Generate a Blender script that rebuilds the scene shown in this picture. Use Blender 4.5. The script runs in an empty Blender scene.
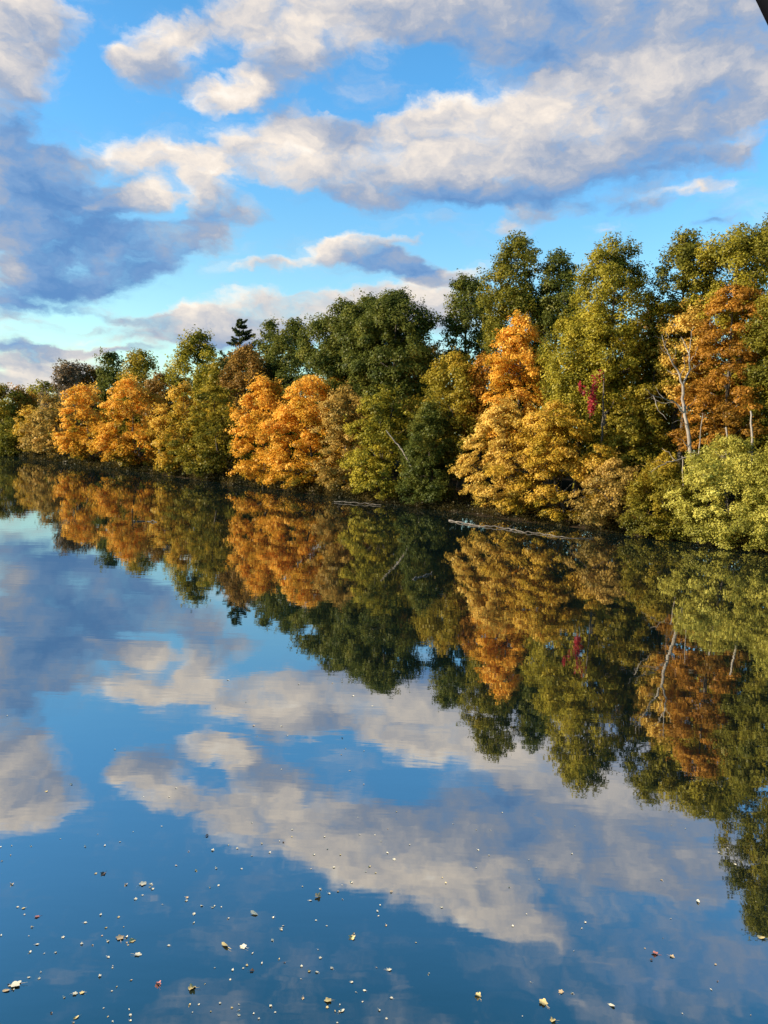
import bpy, math, random
import numpy as np
from mathutils import Vector, Matrix

scene = bpy.context.scene
col = scene.collection
R = math.radians
W, H = 768, 1024
FOCAL = 769.0                       # focal length in pixels
EYE = np.array([0.0, 0.0, 6.0])     # 6 m above the river, on a bridge
PITCH, ROLL = R(-5.35), R(2.0)

# ------------------------------------------------------------------ camera
cam_d = bpy.data.cameras.new('camera')
cam = bpy.data.objects.new('camera', cam_d)
col.objects.link(cam)
cam_d.sensor_fit = 'VERTICAL'
cam_d.sensor_height = 36.0
cam_d.lens = 36.0 * FOCAL / H
cam_d.clip_start, cam_d.clip_end = 0.05, 20000
CAM_ROT = Matrix.Rotation(math.pi / 2 + PITCH, 3, 'X') @ Matrix.Rotation(ROLL, 3, 'Z')
cam.matrix_world = Matrix.Translation(Vector(EYE)) @ CAM_ROT.to_4x4()
scene.camera = cam
CM = np.array(CAM_ROT)


def ray(px, py):
    d = CM @ np.array([(px - W / 2) / FOCAL, -(py - H / 2) / FOCAL, -1.0])
    return d / np.linalg.norm(d)


def project(p):
    q = CM.T @ (np.asarray(p, float) - EYE)
    return W / 2 + FOCAL * q[0] / -q[2], H / 2 - FOCAL * q[1] / -q[2]


def at_depth(px, py, depth):
    d = ray(px, py)
    return EYE + d * depth / (d @ -CM[:, 2])


def on_level(px, py, z):
    d = ray(px, py)
    return EYE + d * (z - EYE[2]) / d[2]


# the waterline of the wooded bank: a straight shore running away to the left
BANK0 = np.array([0.0, 73.0])
BANK_T = np.array([-0.664, 0.748])
BANK_T /= np.linalg.norm(BANK_T)
BANK_N = np.array([BANK_T[1], -BANK_T[0]])      # away from the water


def shore(s, n):
    return BANK0 + BANK_T * s + BANK_N * n


def ground_z(n):
    return float(np.interp(n, [-140, -104, -99, -94, -8, -2, 0.0, 0.7, 2.2, 8, 40, 200],
                           [2.0, 1.6, 0.0, -2.2, -2.2, -0.9, -0.02, 0.10, 0.34, 0.9, 1.6, 2.4]))


# ------------------------------------------------------------------ helpers
def tag(o, label=None, cat=None, group=None, kind=None):
    for k, v in (('label', label), ('category', cat), ('group', group), ('kind', kind)):
        if v:
            o[k] = v
    return o


def empty(name, loc, **kw):
    o = bpy.data.objects.new(name, None)
    col.objects.link(o)
    o.location = Vector([float(v) for v in loc])
    o.empty_display_size = 0.3
    return tag(o, **kw)


class MB:
    """collects polygons and links them as one mesh object"""

    def __init__(self):
        self.v, self.f, self.n = [], [], 0

    def quads(self, v, f):
        self.v.append(np.asarray(v, np.float32).reshape(-1, 3))
        self.f.append(np.asarray(f, np.int64).reshape(-1, 4) + self.n)
        self.n += len(self.v[-1])

    def tube(self, pts, rad, sides=6, rng=None):
        pts = np.asarray(pts, float)
        m = len(pts)
        rad = np.broadcast_to(np.asarray(rad, float), (m,))
        tan = np.gradient(pts, axis=0)
        tan /= np.linalg.norm(tan, axis=1)[:, None] + 1e-9
        ref = np.array([0.31, 0.95, 0.05]) if abs(tan[0][2]) > 0.6 else np.array([0.02, 0.05, 1.0])
        a = np.cross(tan, ref)
        a /= np.linalg.norm(a, axis=1)[:, None] + 1e-9
        b = np.cross(tan, a)
        th = np.linspace(0, 2 * np.pi, sides, endpoint=False)
        ring = pts[:, None, :] + rad[:, None, None] * (a[:, None, :] * np.cos(th)[None, :, None]
                                                       + b[:, None, :] * np.sin(th)[None, :, None])
        i = np.arange(m - 1)[:, None] * sides
        j = np.arange(sides)[None, :]
        k = (j + 1) % sides
        f = np.stack([i + j, i + k, i + sides + k, i + sides + j], -1)
        self.quads(ring, f)
        # closed ends
        for e in (0, m - 1):
            c = pts[e]
            v = np.vstack([ring[e], c[None]])
            q = [[t, (t + 1) % sides, sides, sides] for t in range(0, sides)]
            q = [[t, (t + 1) % sides, (t + 2) % sides, sides] for t in range(0, sides, 2)]
            self.quads(v, q)

    def leaves(self, c, nrm, size, aspect, rng, fold=0.18):
        n = len(c)
        t = rng.normal(size=(n, 3))
        t -= nrm * (t * nrm).sum(1)[:, None]
        t /= np.linalg.norm(t, axis=1)[:, None] + 1e-9
        b = np.cross(nrm, t)
        s = size[:, None] * 0.5
        w = s * aspect
        lift = nrm * s * fold
        v = np.stack([c - t * s, c + b * w + lift, c + t * s, c - b * w + lift], 1)
        self.quads(v, np.arange(n * 4).reshape(n, 4))

    def build(self, name, mat, parent=None, smooth=False, origin=None):
        v = np.concatenate(self.v)
        f = np.concatenate(self.f)
        if origin is not None:
            v = v - np.asarray(origin, np.float32)
        me = bpy.data.meshes.new(name)
        me.vertices.add(len(v))
        me.vertices.foreach_set('co', v.astype(np.float32).ravel())
        me.loops.add(f.size)
        me.loops.foreach_set('vertex_index', f.astype(np.int32).ravel())
        me.polygons.add(len(f))
        me.polygons.foreach_set('loop_start', np.arange(0, f.size, 4, dtype=np.int32))
        me.update(calc_edges=True)
        if smooth:
            me.polygons.foreach_set('use_smooth', np.ones(len(f), bool))
        me.materials.append(mat)
        o = bpy.data.objects.new(name, me)
        col.objects.link(o)
        if parent is not None:
            o.parent = parent
        elif origin is not None:
            o.location = Vector([float(x) for x in origin])
        return o


# ------------------------------------------------------------------ materials
def new_mat(name):
    m = bpy.data.materials.new(name)
    m.use_nodes = True
    nt = m.node_tree
    nt.nodes.clear()
    return m, nt, nt.nodes, nt.links


def ramp(nodes, stops):
    r = nodes.new('ShaderNodeValToRGB')
    e = r.color_ramp.elements
    while len(e) < len(stops):
        e.new(0.5)
    for i, (p, c) in enumerate(stops):
        e[i].position = p
        e[i].color = (*c, 1)
    return r


PALETTES = {
    'orange': [(.23, .17, .018), (.59, .305, .028), (.78, .415, .052), (.88, .54, .10)],
    'gold': [(.18, .15, .018), (.41, .265, .024), (.57, .35, .042), (.71, .46, .080)],
    'peach':   [(.22, .18, .025), (.50, .32, .050), (.66, .43, .085), (.78, .54, .130)],
    'ygreen': [(.115, .115, .017), (.23, .20, .022), (.34, .28, .028), (.46, .36, .040)],
    'lime': [(.18, .17, .030), (.34, .31, .050), (.49, .43, .080), (.63, .56, .12)],
    'olive':   [(.110, .105, .016), (.207, .173, .020), (.305, .232, .024), (.439, .293, .032)],
    'green':   [(.084, .090, .015), (.141, .136, .018), (.205, .182, .022), (.307, .243, .026)],
    'deep':    [(.052, .069, .016), (.088, .104, .019), (.127, .135, .023), (.189, .176, .029)],
    'rust': [(.13, .080, .013), (.29, .140, .018), (.41, .19, .025), (.53, .27, .038)],
    'brown':   [(.100, .073, .022), (.200, .119, .027), (.288, .156, .035), (.362, .213, .044)],
    'dusty':   [(.165, .121, .031), (.330, .220, .050), (.462, .297, .068), (.594, .385, .099)],
    'mauve':   [(.10, .080, .050), (.17, .125, .075), (.23, .165, .095), (.29, .21, .12)],
    'thicket': [(.022, .022, .009), (.040, .036, .011), (.070, .052, .014), (.12, .085, .022)],  # browns and greens darkened in the colour itself, for shade under the crowns
    'crimson': [(.10, .010, .014), (.22, .016, .022), (.30, .022, .03), (.36, .04, .04)],
    'needle':  [(.034, .052, .019), (.052, .073, .025), (.072, .091, .030), (.101, .117, .036)],
}
_leafmats = {}


def leaf_mat(pal, trend=0.0):
    key = (pal, round(trend, 3))
    if key in _leafmats:
        return _leafmats[key]
    m, nt, N, L = new_mat(pal + '_leaves')
    out = N.new('ShaderNodeOutputMaterial')
    geo = N.new('ShaderNodeNewGeometry')
    tc = N.new('ShaderNodeTexCoord')
    no = N.new('ShaderNodeTexNoise')
    no.inputs['Scale'].default_value = 0.38
    no.inputs['Detail'].default_value = 4.0
    L.new(tc.outputs['Object'], no.inputs['Vector'])
    st = N.new('ShaderNodeMapRange')
    st.inputs['From Min'].default_value, st.inputs['From Max'].default_value = 0.32, 0.68
    L.new(no.outputs['Fac'], st.inputs['Value'])
    a = N.new('ShaderNodeMath'); a.operation = 'MULTIPLY'; a.inputs[1].default_value = 0.78
    L.new(st.outputs['Result'], a.inputs[0])
    b = N.new('ShaderNodeMath'); b.operation = 'MULTIPLY_ADD'; b.inputs[1].default_value = 0.22
    L.new(geo.outputs['Random Per Island'], b.inputs[0]); L.new(a.outputs[0], b.inputs[2])
    fac = b.outputs[0]
    if trend:                               # leaves turn colour from the top of the crown first
        sx = N.new('ShaderNodeSeparateXYZ'); L.new(tc.outputs['Generated'], sx.inputs[0])
        z = N.new('ShaderNodeMath'); z.operation = 'MULTIPLY_ADD'
        z.inputs[1].default_value = trend; z.inputs[2].default_value = -trend * 0.5
        L.new(sx.outputs['Z'], z.inputs[0])
        ad = N.new('ShaderNodeMath'); ad.operation = 'ADD'
        L.new(fac, ad.inputs[0]); L.new(z.outputs[0], ad.inputs[1]); fac = ad.outputs[0]
    p = PALETTES[pal]
    rp = ramp(N, [(0.08, p[0]), (0.36, p[1]), (0.62, p[2]), (0.92, p[3])])
    L.new(fac, rp.inputs[0])
    di = N.new('ShaderNodeBsdfDiffuse'); tr = N.new('ShaderNodeBsdfTranslucent')
    gl = N.new('ShaderNodeBsdfGlossy'); gl.inputs['Roughness'].default_value = 0.45
    gl.inputs['Color'].default_value = (.8, .8, .8, 1)
    L.new(rp.outputs[0], di.inputs[0]); L.new(rp.outputs[0], tr.inputs[0])
    m1 = N.new('ShaderNodeMixShader'); m1.inputs[0].default_value = 0.42
    L.new(di.outputs[0], m1.inputs[1]); L.new(tr.outputs[0], m1.inputs[2])
    m2 = N.new('ShaderNodeMixShader'); m2.inputs[0].default_value = 0.010
    L.new(m1.outputs[0], m2.inputs[1]); L.new(gl.outputs[0], m2.inputs[2])
    L.new(m2.outputs[0], out.inputs['Surface'])
    _leafmats[key] = m
    return m


def solid_mat(name, stops, scale=3.0, rough=0.8, stretch=(1, 1, 1), bump=0.0):
    m, nt, N, L = new_mat(name)
    out = N.new('ShaderNodeOutputMaterial')
    bs = N.new('ShaderNodeBsdfPrincipled')
    bs.inputs['Roughness'].default_value = rough
    tc = N.new('ShaderNodeTexCoord')
    mp = N.new('ShaderNodeMapping'); mp.inputs['Scale'].default_value = stretch
    no = N.new('ShaderNodeTexNoise')
    no.inputs['Scale'].default_value = scale; no.inputs['Detail'].default_value = 6
    no.inputs['Roughness'].default_value = 0.65
    L.new(tc.outputs['Object'], mp.inputs[0]); L.new(mp.outputs[0], no.inputs['Vector'])
    r = ramp(N, stops)
    L.new(no.outputs['Fac'], r.inputs[0]); L.new(r.outputs[0], bs.inputs['Base Color'])
    if bump:
        bp = N.new('ShaderNodeBump'); bp.inputs['Strength'].default_value = bump
        L.new(no.outputs['Fac'], bp.inputs['Height']); L.new(bp.outputs[0], bs.inputs['Normal'])
    L.new(bs.outputs[0], out.inputs['Surface'])
    return m


BARK = solid_mat('dark_bark', [(.3, (.035, .027, .02)), (.7, (.11, .09, .07))], 4, .9, (1, 1, .25), .4)
GREYBARK = solid_mat('grey_bark', [(.3, (.10, .085, .07)), (.7, (.24, .21, .175))], 4, .9, (1, 1, .25), .4)
DEADWOOD = solid_mat('weathered_wood', [(.3, (.11, .09, .072)), (.5, (.23, .195, .16)), (.75, (.38, .33, .28))],
                     2.5, .85, (1, 1, .3), .4)
LOGWOOD = solid_mat('wet_grey_log', [(.3, (.035, .028, .022)), (.5, (.085, .07, .056)), (.75, (.24, .205, .17))], 2.5, .8, (1, 1, .3), .4)
SOIL = solid_mat('bank_soil', [(.25, (.014, .011, .008)), (.5, (.034, .025, .016)), (.75, (.075, .052, .030))],
                 1.4, .95, (1, 1, 1), .5)
STEEL = solid_mat('shade_dark_steel', [(.3, (.004, .004, .006)), (.7, (.009, .009, .012))], 8, .95)  # near-black base colour puts the brace in shade
SOIL.node_tree.nodes['Principled BSDF'].inputs['Specular IOR Level'].default_value = 0.0
STEEL.node_tree.nodes['Principled BSDF'].inputs['Specular IOR Level'].default_value = 0.0


def water_mat():
    m, nt, N, L = new_mat('river_water')
    out = N.new('ShaderNodeOutputMaterial')
    tc = N.new('ShaderNodeTexCoord')
    mp = N.new('ShaderNodeMapping')
    mp.inputs['Rotation'].default_value = (0, 0, R(-8)); mp.inputs['Scale'].default_value = (.45, 1.3, 1)
    no = N.new('ShaderNodeTexNoise'); no.inputs['Scale'].default_value = 1.1; no.inputs['Detail'].default_value = 3
    n2 = N.new('ShaderNodeTexNoise'); n2.inputs['Scale'].default_value = .16; n2.inputs['Detail'].default_value = 2
    L.new(tc.outputs['Object'], mp.inputs[0]); L.new(mp.outputs[0], no.inputs['Vector'])
    L.new(mp.outputs[0], n2.inputs['Vector'])
    mul = N.new('ShaderNodeMath'); mul.operation = 'MULTIPLY'
    L.new(no.outputs['Fac'], mul.inputs[0]); L.new(n2.outputs['Fac'], mul.inputs[1])
    bp = N.new('ShaderNodeBump'); bp.inputs['Strength'].default_value = 0.35
    bp.inputs['Distance'].default_value = 0.010
    L.new(mul.outputs[0], bp.inputs['Height'])
    gl = N.new('ShaderNodeBsdfGlossy'); gl.inputs['Roughness'].default_value = 0.016
    gl.inputs['Color'].default_value = (.97, .97, .95, 1)
    di = N.new('ShaderNodeBsdfDiffuse'); di.inputs['Color'].default_value = (.004, .010, .010, 1)
    L.new(bp.outputs[0], gl.inputs['Normal'])
    lw = N.new('ShaderNodeLayerWeight'); lw.inputs['Blend'].default_value = 0.5
    mr = N.new('ShaderNodeMapRange')
    mr.inputs['From Min'].default_value, mr.inputs['From Max'].default_value = 0.30, 1.0
    mr.inputs['To Min'].default_value, mr.inputs['To Max'].default_value = WATER_LO, WATER_HI
    L.new(lw.outputs['Facing'], mr.inputs['Value'])
    mx = N.new('ShaderNodeMixShader')
    L.new(mr.outputs[0], mx.inputs[0]); L.new(di.outputs[0], mx.inputs[1]); L.new(gl.outputs[0], mx.inputs[2])
    L.new(mx.outputs[0], out.inputs['Surface'])
    return m


WATER_LO, WATER_HI = 0.50, 0.65

# ------------------------------------------------------------------ sky, clouds, sun
SUN_AZ, SUN_EL = R(-100), R(19)
EXPOSURE = 1.2
world = bpy.data.worlds.new('World')
scene.world = world
world.use_nodes = True
wt = world.node_tree
wt.nodes.clear()
N, L = wt.nodes, wt.links


def mth(op, a, b=None, c=None, clamp=False):
    n = N.new('ShaderNodeMath'); n.operation = op; n.use_clamp = clamp
    for i, v in enumerate((a, b, c)):
        if v is None:
            continue
        if isinstance(v, (int, float)):
            n.inputs[i].default_value = v
        else:
            L.new(v, n.inputs[i])
    return n.outputs[0]


def smooth(v, lo, hi, t0=0.0, t1=1.0):
    n = N.new('ShaderNodeMapRange'); n.interpolation_type = 'SMOOTHSTEP'
    for i, x in enumerate((v, lo, hi, t0, t1)):
        if isinstance(x, (int, float)):
            n.inputs[i].default_value = x
        else:
            L.new(x, n.inputs[i])
    return n.outputs[0]


def mixc(f, a, b, mode='MIX'):
    n = N.new('ShaderNodeMix'); n.data_type = 'RGBA'; n.blend_type = mode
    for k, v in ((0, f), (6, a), (7, b)):
        if isinstance(v, (int, float)):
            n.inputs[k].default_value = v
        elif isinstance(v, tuple):
            n.inputs[k].default_value = (*v, 1)
        else:
            L.new(v, n.inputs[k])
    return n.outputs[2]


# a cloud is (x, y, half width, half height, tilt, thickness, lightness); True at the end: seen in the water
CLOUDS = [
    # upper left bank
    (15, 48, 70, 50, 12, .95, .72), (0, 25, 50, 40, 0, .7, .75), (10, 125, 62, 60, 0, .9, .30),
    (40, 190, 95, 48, 0, .95, .12), (10, 228, 56, 34, 0, 1.0, .66), (45, 262, 40, 8, 6, .5, .5), (30, 150, 40, 8, -12, .5, .42), (100, 205, 26, 8, 14, .6, .6), (120, 250, 50, 7, 14, .5, .5), (80, 240, 108, 52, -8, 1.0, .08),
    (40, 285, 110, 28, 4, 1.0, .12), (148, 199, 34, 18, 8, 1.1, .88), (165, 240, 60, 24, 4, .85, .34), (185, 236, 44, 12, 6, .8, .62),
    (200, 242, 42, 12, 6, .6, .45), (75, 165, 30, 16, 10, .5, .45), (130, 268, 60, 18, 18, .6, .22),
    (90, 312, 90, 8, -7, .6, .35),
    # streaks over the far bend
    (20, 345, 70, 9, -3, .8, .30), (70, 351, 90, 7, 1, .7, .32), (25, 331, 70, 6, 0, .45, .55), (20, 361, 80, 6, 1, .6, .45),
    (125, 347, 60, 6, 2, .6, .48), (60, 366, 50, 5, 3, .5, .5), (50, 377, 120, 12, 0, 1.0, .74), (10, 390, 80, 11, 0, 1.1, .82), (40, 362, 150, 18, 0, .45, .78),
    (90, 338, 70, 5, 0, .4, .7), (15, 318, 60, 9, -4, .5, .60), (75, 326, 50, 6, -6, .45, .50),
    # top
    (160, 45, 56, 28, 8, 1.0, .82), (120, 56, 34, 12, 5, .5, .8), (215, 20, 60, 28, 0, .8, .62), (292, 36, 72, 36, 0, 1.15, .86),
    (352, 42, 56, 28, 0, 1.0, .72), (390, 8, 90, 26, 0, .8, .55), (450, 18, 70, 32, 0, .85, .50),
    (165, 72, 48, 18, -8, .6, .30), (285, 72, 60, 22, 0, .7, .32), (230, 92, 46, 20, 8, 1.25, .95),
    (275, 100, 40, 22, 0, .5, .30), (520, 40, 110, 50, 0, .62, .35),
    # the long bank across the middle
    (155, 157, 62, 25, -3, 1.25, .84), (207, 168, 26, 15, 5, 1.0, 1.0), (250, 154, 66, 34, 8, 1.2, .86),
    (300, 165, 48, 26, 5, 1.2, .98), (300, 128, 40, 20, 0, 1.0, .60), (340, 135, 50, 20, 0, 1.0, .45),
    (400, 130, 46, 18, 0, .9, .62), (400, 165, 110, 36, 4, 1.2, .74), (350, 182, 80, 16, 2, .9, .55),
    (500, 135, 115, 46, 10, 1.2, .80), (440, 110, 50, 16, 8, .7, .80), (575, 120, 105, 48, 12, 1.2, .70),
    (650, 78, 125, 46, 15, 1.15, .70), (700, 112, 110, 30, 14, 1.0, .45), (748, 105, 60, 18, 12, .7, .72),
    (640, 150, 140, 24, 8, .8, .46), (430, 198, 135, 16, 2, .8, .16), (560, 186, 130, 20, 6, .75, .24),
    (680, 170, 110, 18, 6, .6, .32), (600, 25, 170, 50, 8, 1.15, .46), (710, 40, 130, 70, 10, 1.3, .54),
    (740, 150, 40, 16, 8, .7, .68),
    # below it on the left
    (206, 198, 30, 22, 0, 1.2, .76), (238, 212, 44, 16, -10, .9, .40), (215, 225, 40, 14, -10, .5, .20),
    # the shelf cloud and the low ones
    (345, 246, 50, 13, 6, 1.05, .92), (375, 258, 66, 20, -10, 1.1, .38), (405, 268, 64, 16, -12, 1.0, .14),
    (455, 277, 48, 10, 10, .9, .80), (275, 262, 62, 8, 2, .7, .68), (408, 238, 30, 6, 0, .7, .70),
    (270, 313, 105, 26, 7, 1.7, .78), (330, 318, 90, 26, 5, 1.5, .70), (195, 324, 100, 15, 3, 1.3, .58),
    (250, 336, 100, 14, 0, .9, .36), (425, 308, 75, 26, 0, 1.3, .70),
    # small ones on the right
    (703, 190, 40, 9, 6, .9, .86), (602, 228, 34, 8, 8, .8, .85), (540, 212, 50, 12, 5, .7, .45),
    (510, 228, 34, 8, 5, .6, .75), (720, 222, 34, 12, 3, .9, .16), (625, 206, 64, 14, 2, .65, .28),
    # overhead, seen only in the river
    (20, 800, 70, 36, -8, .75, .60, True), (330, 845, 120, 40, -12, 1.15, .72, True),
    (430, 875, 115, 42, -14, 1.25, .80, True), (500, 912, 64, 22, -20, 1.0, .80, True),
    (400, 830, 80, 24, 0, .7, .50, True), (640, 880, 190, 90, 0, .66, .36, True),
    (680, 990, 220, 70, 0, .55, .22, True), (330, 960, 90, 50, 0, .30, .22, True),
    (60, 1010, 90, 30, 0, .30, .15, True),
]


def azel(d):
    return np.array([math.atan2(d[0], d[1]), math.asin(d[2])])


tc = N.new('ShaderNodeTexCoord')
sep = N.new('ShaderNodeSeparateXYZ'); L.new(tc.outputs['Generated'], sep.inputs[0])
az = mth('ARCTAN2', sep.outputs[0], sep.outputs[1])
el = mth('ARCSINE', sep.outputs[2])
comb = N.new('ShaderNodeCombineXYZ'); L.new(az, comb.inputs[0]); L.new(el, comb.inputs[1])
P = comb.outputs[0]


def noise(vec, scale, detail, rough, stretch, off=(0, 0, 0)):
    mp = N.new('ShaderNodeMapping')
    mp.inputs['Scale'].default_value = stretch; mp.inputs['Location'].default_value = off
    L.new(vec, mp.inputs[0])
    n = N.new('ShaderNodeTexNoise')
    n.inputs['Scale'].default_value = scale; n.inputs['Detail'].default_value = detail
    n.inputs['Roughness'].default_value = rough
    L.new(mp.outputs[0], n.inputs['Vector'])
    return n


def vmath(op, a, b):
    n = N.new('ShaderNodeVectorMath'); n.operation = op
    for i, v in enumerate((a, b)):
        if isinstance(v, tuple):
            n.inputs[i].default_value = v
        else:
            L.new(v, n.inputs[i])
    return n.outputs[0]


w1 = noise(P, 13.0, 7.0, .60, (1, 1.6, 1))
warp = vmath('MULTIPLY', vmath('SUBTRACT', w1.outputs['Color'], (.5, .5, .5)), (.085, .055, 0))
PW = vmath('ADD', P, warp)
def vmadd(a, b, c):
    n = N.new('ShaderNodeVectorMath'); n.operation = 'MULTIPLY_ADD'
    for i, v in enumerate((a, b, c)):
        if isinstance(v, tuple):
            n.inputs[i].default_value = v
        else:
            L.new(v, n.inputs[i])
    return n.outputs[0]


acc = (0.0, 0.0, 0.0)
for c in CLOUDS:
    x, y, a, b, tilt, th, li = c[:7]
    t = R(tilt)
    ux, uy = np.array([math.cos(t), -math.sin(t)]), np.array([math.sin(t), math.cos(t)])

    def mapped(px, py):
        d = ray(px, py)
        if len(c) > 7:
            d = d * np.array([1, 1, -1])
        return azel(d)
    c0 = mapped(x, y)
    ea = mapped(x + ux[0] * a, y + ux[1] * a) - mapped(x - ux[0] * a, y - ux[1] * a)
    eb = mapped(x + uy[0] * b, y + uy[1] * b) - mapped(x - uy[0] * b, y - uy[1] * b)
    mp = N.new('ShaderNodeMapping'); mp.vector_type = 'TEXTURE'
    mp.inputs['Location'].default_value = (*c0, 0)
    mp.inputs['Rotation'].default_value = (0, 0, math.atan2(ea[1], ea[0]) if ea[0] > 0 else math.atan2(-ea[1], -ea[0]))
    k = 0.5 * 1.22
    mp.inputs['Scale'].default_value = (np.linalg.norm(ea) * k, np.linalg.norm(eb) * k, 1)
    # each cloud hangs on the one before it, so the shader never holds them all at once
    L.new(vmadd(acc, (1e-6, 1e-6, 0), PW), mp.inputs[0])
    g = N.new('ShaderNodeTexGradient'); g.gradient_type = 'SPHERICAL'
    L.new(mp.outputs[0], g.inputs[0])
    th *= 1.3
    dot = N.new('ShaderNodeVectorMath'); dot.operation = 'DOT_PRODUCT'
    L.new(mp.outputs[0], dot.inputs[0]); dot.inputs[1].default_value = (-.08 * th, .24 * th, 0)
    cb = N.new('ShaderNodeCombineXYZ'); cb.inputs[0].default_value = th
    L.new(mth('ADD', dot.outputs['Value'], li * th), cb.inputs[1])   # lit from above and the left, grey below
    acc = vmadd(cb.outputs[0], g.outputs['Fac'], acc)
sp = N.new('ShaderNodeSeparateXYZ'); L.new(acc, sp.inputs[0])
dens, lite = sp.outputs[0], sp.outputs[1]

fb = noise(PW, 15.0, 10.0, .60, (1, 1.6, 1), (3.1, 1.7, .3)).outputs['Fac']
fb2 = noise(PW, 15.0, 6.0, .55, (1, 1.6, 1), (3.1 - .030, 1.7 + .050, .3)).outputs['Fac']
bright = mth('DIVIDE', mth('ADD', lite, .03), mth('ADD', dens, .06))
dsat = mth('MINIMUM', dens, 1.15)
field = mth('ADD', dsat, mth('MULTIPLY', mth('SUBTRACT', fb, .5), 2.1))
wisp = noise(vmath('ADD', P, vmath('MULTIPLY', vmath('SUBTRACT', w1.outputs['Color'], (.5, .5, .5)), (.10, .05, 0))),
             7.0, 9.0, .62, (1, 2.6, 1), (.7, .2, 2.0)).outputs['Fac']
thin = smooth(wisp, .50, .78, 0.0, .42)
streak = noise(PW, 9.0, 8.0, .62, (1, 4.2, 1), (1.3, .8, .6)).outputs['Fac']     # feathered fringes
field = mth('ADD', field, mth('MULTIPLY', mth('SUBTRACT', streak, .5), .9))
alpha = mth('MAXIMUM', smooth(field, .18, 1.20), thin)
emb = mth('MULTIPLY', mth('SUBTRACT', fb, fb2), .95)
edge = smooth(field, .20, 1.2, .14, -.05)
mot = noise(P, 24.0, 5.0, .55, (1, 1.8, 1), (5.0, .4, 1.2)).outputs['Fac']
emb = mth('ADD', emb, mth('MULTIPLY', mth('SUBTRACT', mot, .5), .36))
sh = mth('ADD', mth('ADD', bright, emb), edge, clamp=True)
cr = N.new('ShaderNodeValToRGB')
stops = [(0.0, (.115, .27, .57)), (.22, (.20, .36, .64)), (.45, (.38, .44, .57)), (.68, (.68, .65, .65)),
         (.9, (.97, .86, .75)), (1.0, (1.06, .97, .86))]
e = cr.color_ramp.elements
while len(e) < len(stops):
    e.new(.5)
for i, (p, c) in enumerate(stops):
    e[i].position = p; e[i].color = (*[v * .44 for v in c], 1)
L.new(sh, cr.inputs[0])

sky = N.new('ShaderNodeTexSky')
sky.sky_type = 'NISHITA'
sky.sun_disc = False
sky.sun_elevation = SUN_EL
sky.sun_rotation = SUN_AZ % (2 * math.pi)
sky.air_density, sky.dust_density, sky.ozone_density = 1.0, 0.6, 2.0
SKY_STRENGTH = 0.088
tint = mixc(smooth(el, .05, .42), (1.08, 1.28, 1.10), (.58, 1.22, 1.50))
tint = mixc(smooth(el, .42, .80), tint, (.13, .58, .66))
skyc = mixc(1.0, sky.outputs[0], tint, 'MULTIPLY')
cloudc = mixc(1.0, cr.outputs[0], (1 / SKY_STRENGTH,) * 3, 'MULTIPLY')
allc = mixc(mth('MULTIPLY', alpha, .97), skyc, cloudc)
bg = N.new('ShaderNodeBackground'); bg.inputs['Strength'].default_value = SKY_STRENGTH
L.new(allc, bg.inputs['Color'])
wo = N.new('ShaderNodeOutputWorld'); L.new(bg.outputs[0], wo.inputs['Surface'])
world.cycles.sampling_method = 'MANUAL'
world.cycles.sample_map_resolution = 512

sun_d = bpy.data.lights.new('sun', 'SUN')
sun_d.energy = 4.6
sun_d.angle = R(0.5)
sun_d.color = (1.0, .84, .64)
sun = bpy.data.objects.new('sun', sun_d)
col.objects.link(sun)
sdir = Vector((math.sin(SUN_AZ) * math.cos(SUN_EL), math.cos(SUN_AZ) * math.cos(SUN_EL), math.sin(SUN_EL)))
sun.rotation_euler = sdir.to_track_quat('Z', 'Y').to_euler()
sun.location = (-40, 10, 60)

# ------------------------------------------------------------------ ground and water
mb = MB()
rows = [-4000, -600, -140, -104, -99, -94, -8, -2, -.6, 0, .35, .7, 1.4, 2.2, 4, 8, 14, 24, 40, 200, 4000]
ss = np.concatenate([np.linspace(-400, -60, 18)[:-1], np.linspace(-60, 240, 240), np.linspace(240, 4000, 24)[1:]])
rg = np.random.default_rng(3)
V = np.zeros((len(ss), len(rows), 3))
ph = rg.uniform(0, 6, 8)
for j, n in enumerate(rows):
    wob = sum(np.sin(ss * f + p) for f, p in zip((.11, .23, .47, 1.1), ph)) * .22 if -3 < n < 6 else 0 * ss
    xy = BANK0 + BANK_T * ss[:, None] + BANK_N * (n + wob)[:, None]
    V[:, j, :2] = xy
    V[:, j, 2] = ground_z(n) + (rg.normal(0, .07, len(ss)) if .2 < n < 30 else 0)
m_, n_ = len(ss), len(rows)
idx = np.arange(m_ * n_).reshape(m_, n_)
mb.quads(V.reshape(-1, 3), np.stack([idx[:-1, :-1], idx[:-1, 1:], idx[1:, 1:], idx[1:, :-1]], -1).reshape(-1, 4))
tag(mb.build('ground', SOIL, smooth=True), kind='structure')

mb = MB()
S = [-400, 4000]
q = [(*shore(S[0], -101), 0), (*shore(S[0], 1.5), 0), (*shore(S[1], 1.5), 0), (*shore(S[1], -101), 0)]
mb.quads(q, [[0, 1, 2, 3]])
tag(mb.build('water', water_mat()), kind='structure')


# ------------------------------------------------------------------ trees
def unit(v):
    return v / (np.linalg.norm(v, axis=-1, keepdims=True) + 1e-9)


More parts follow.
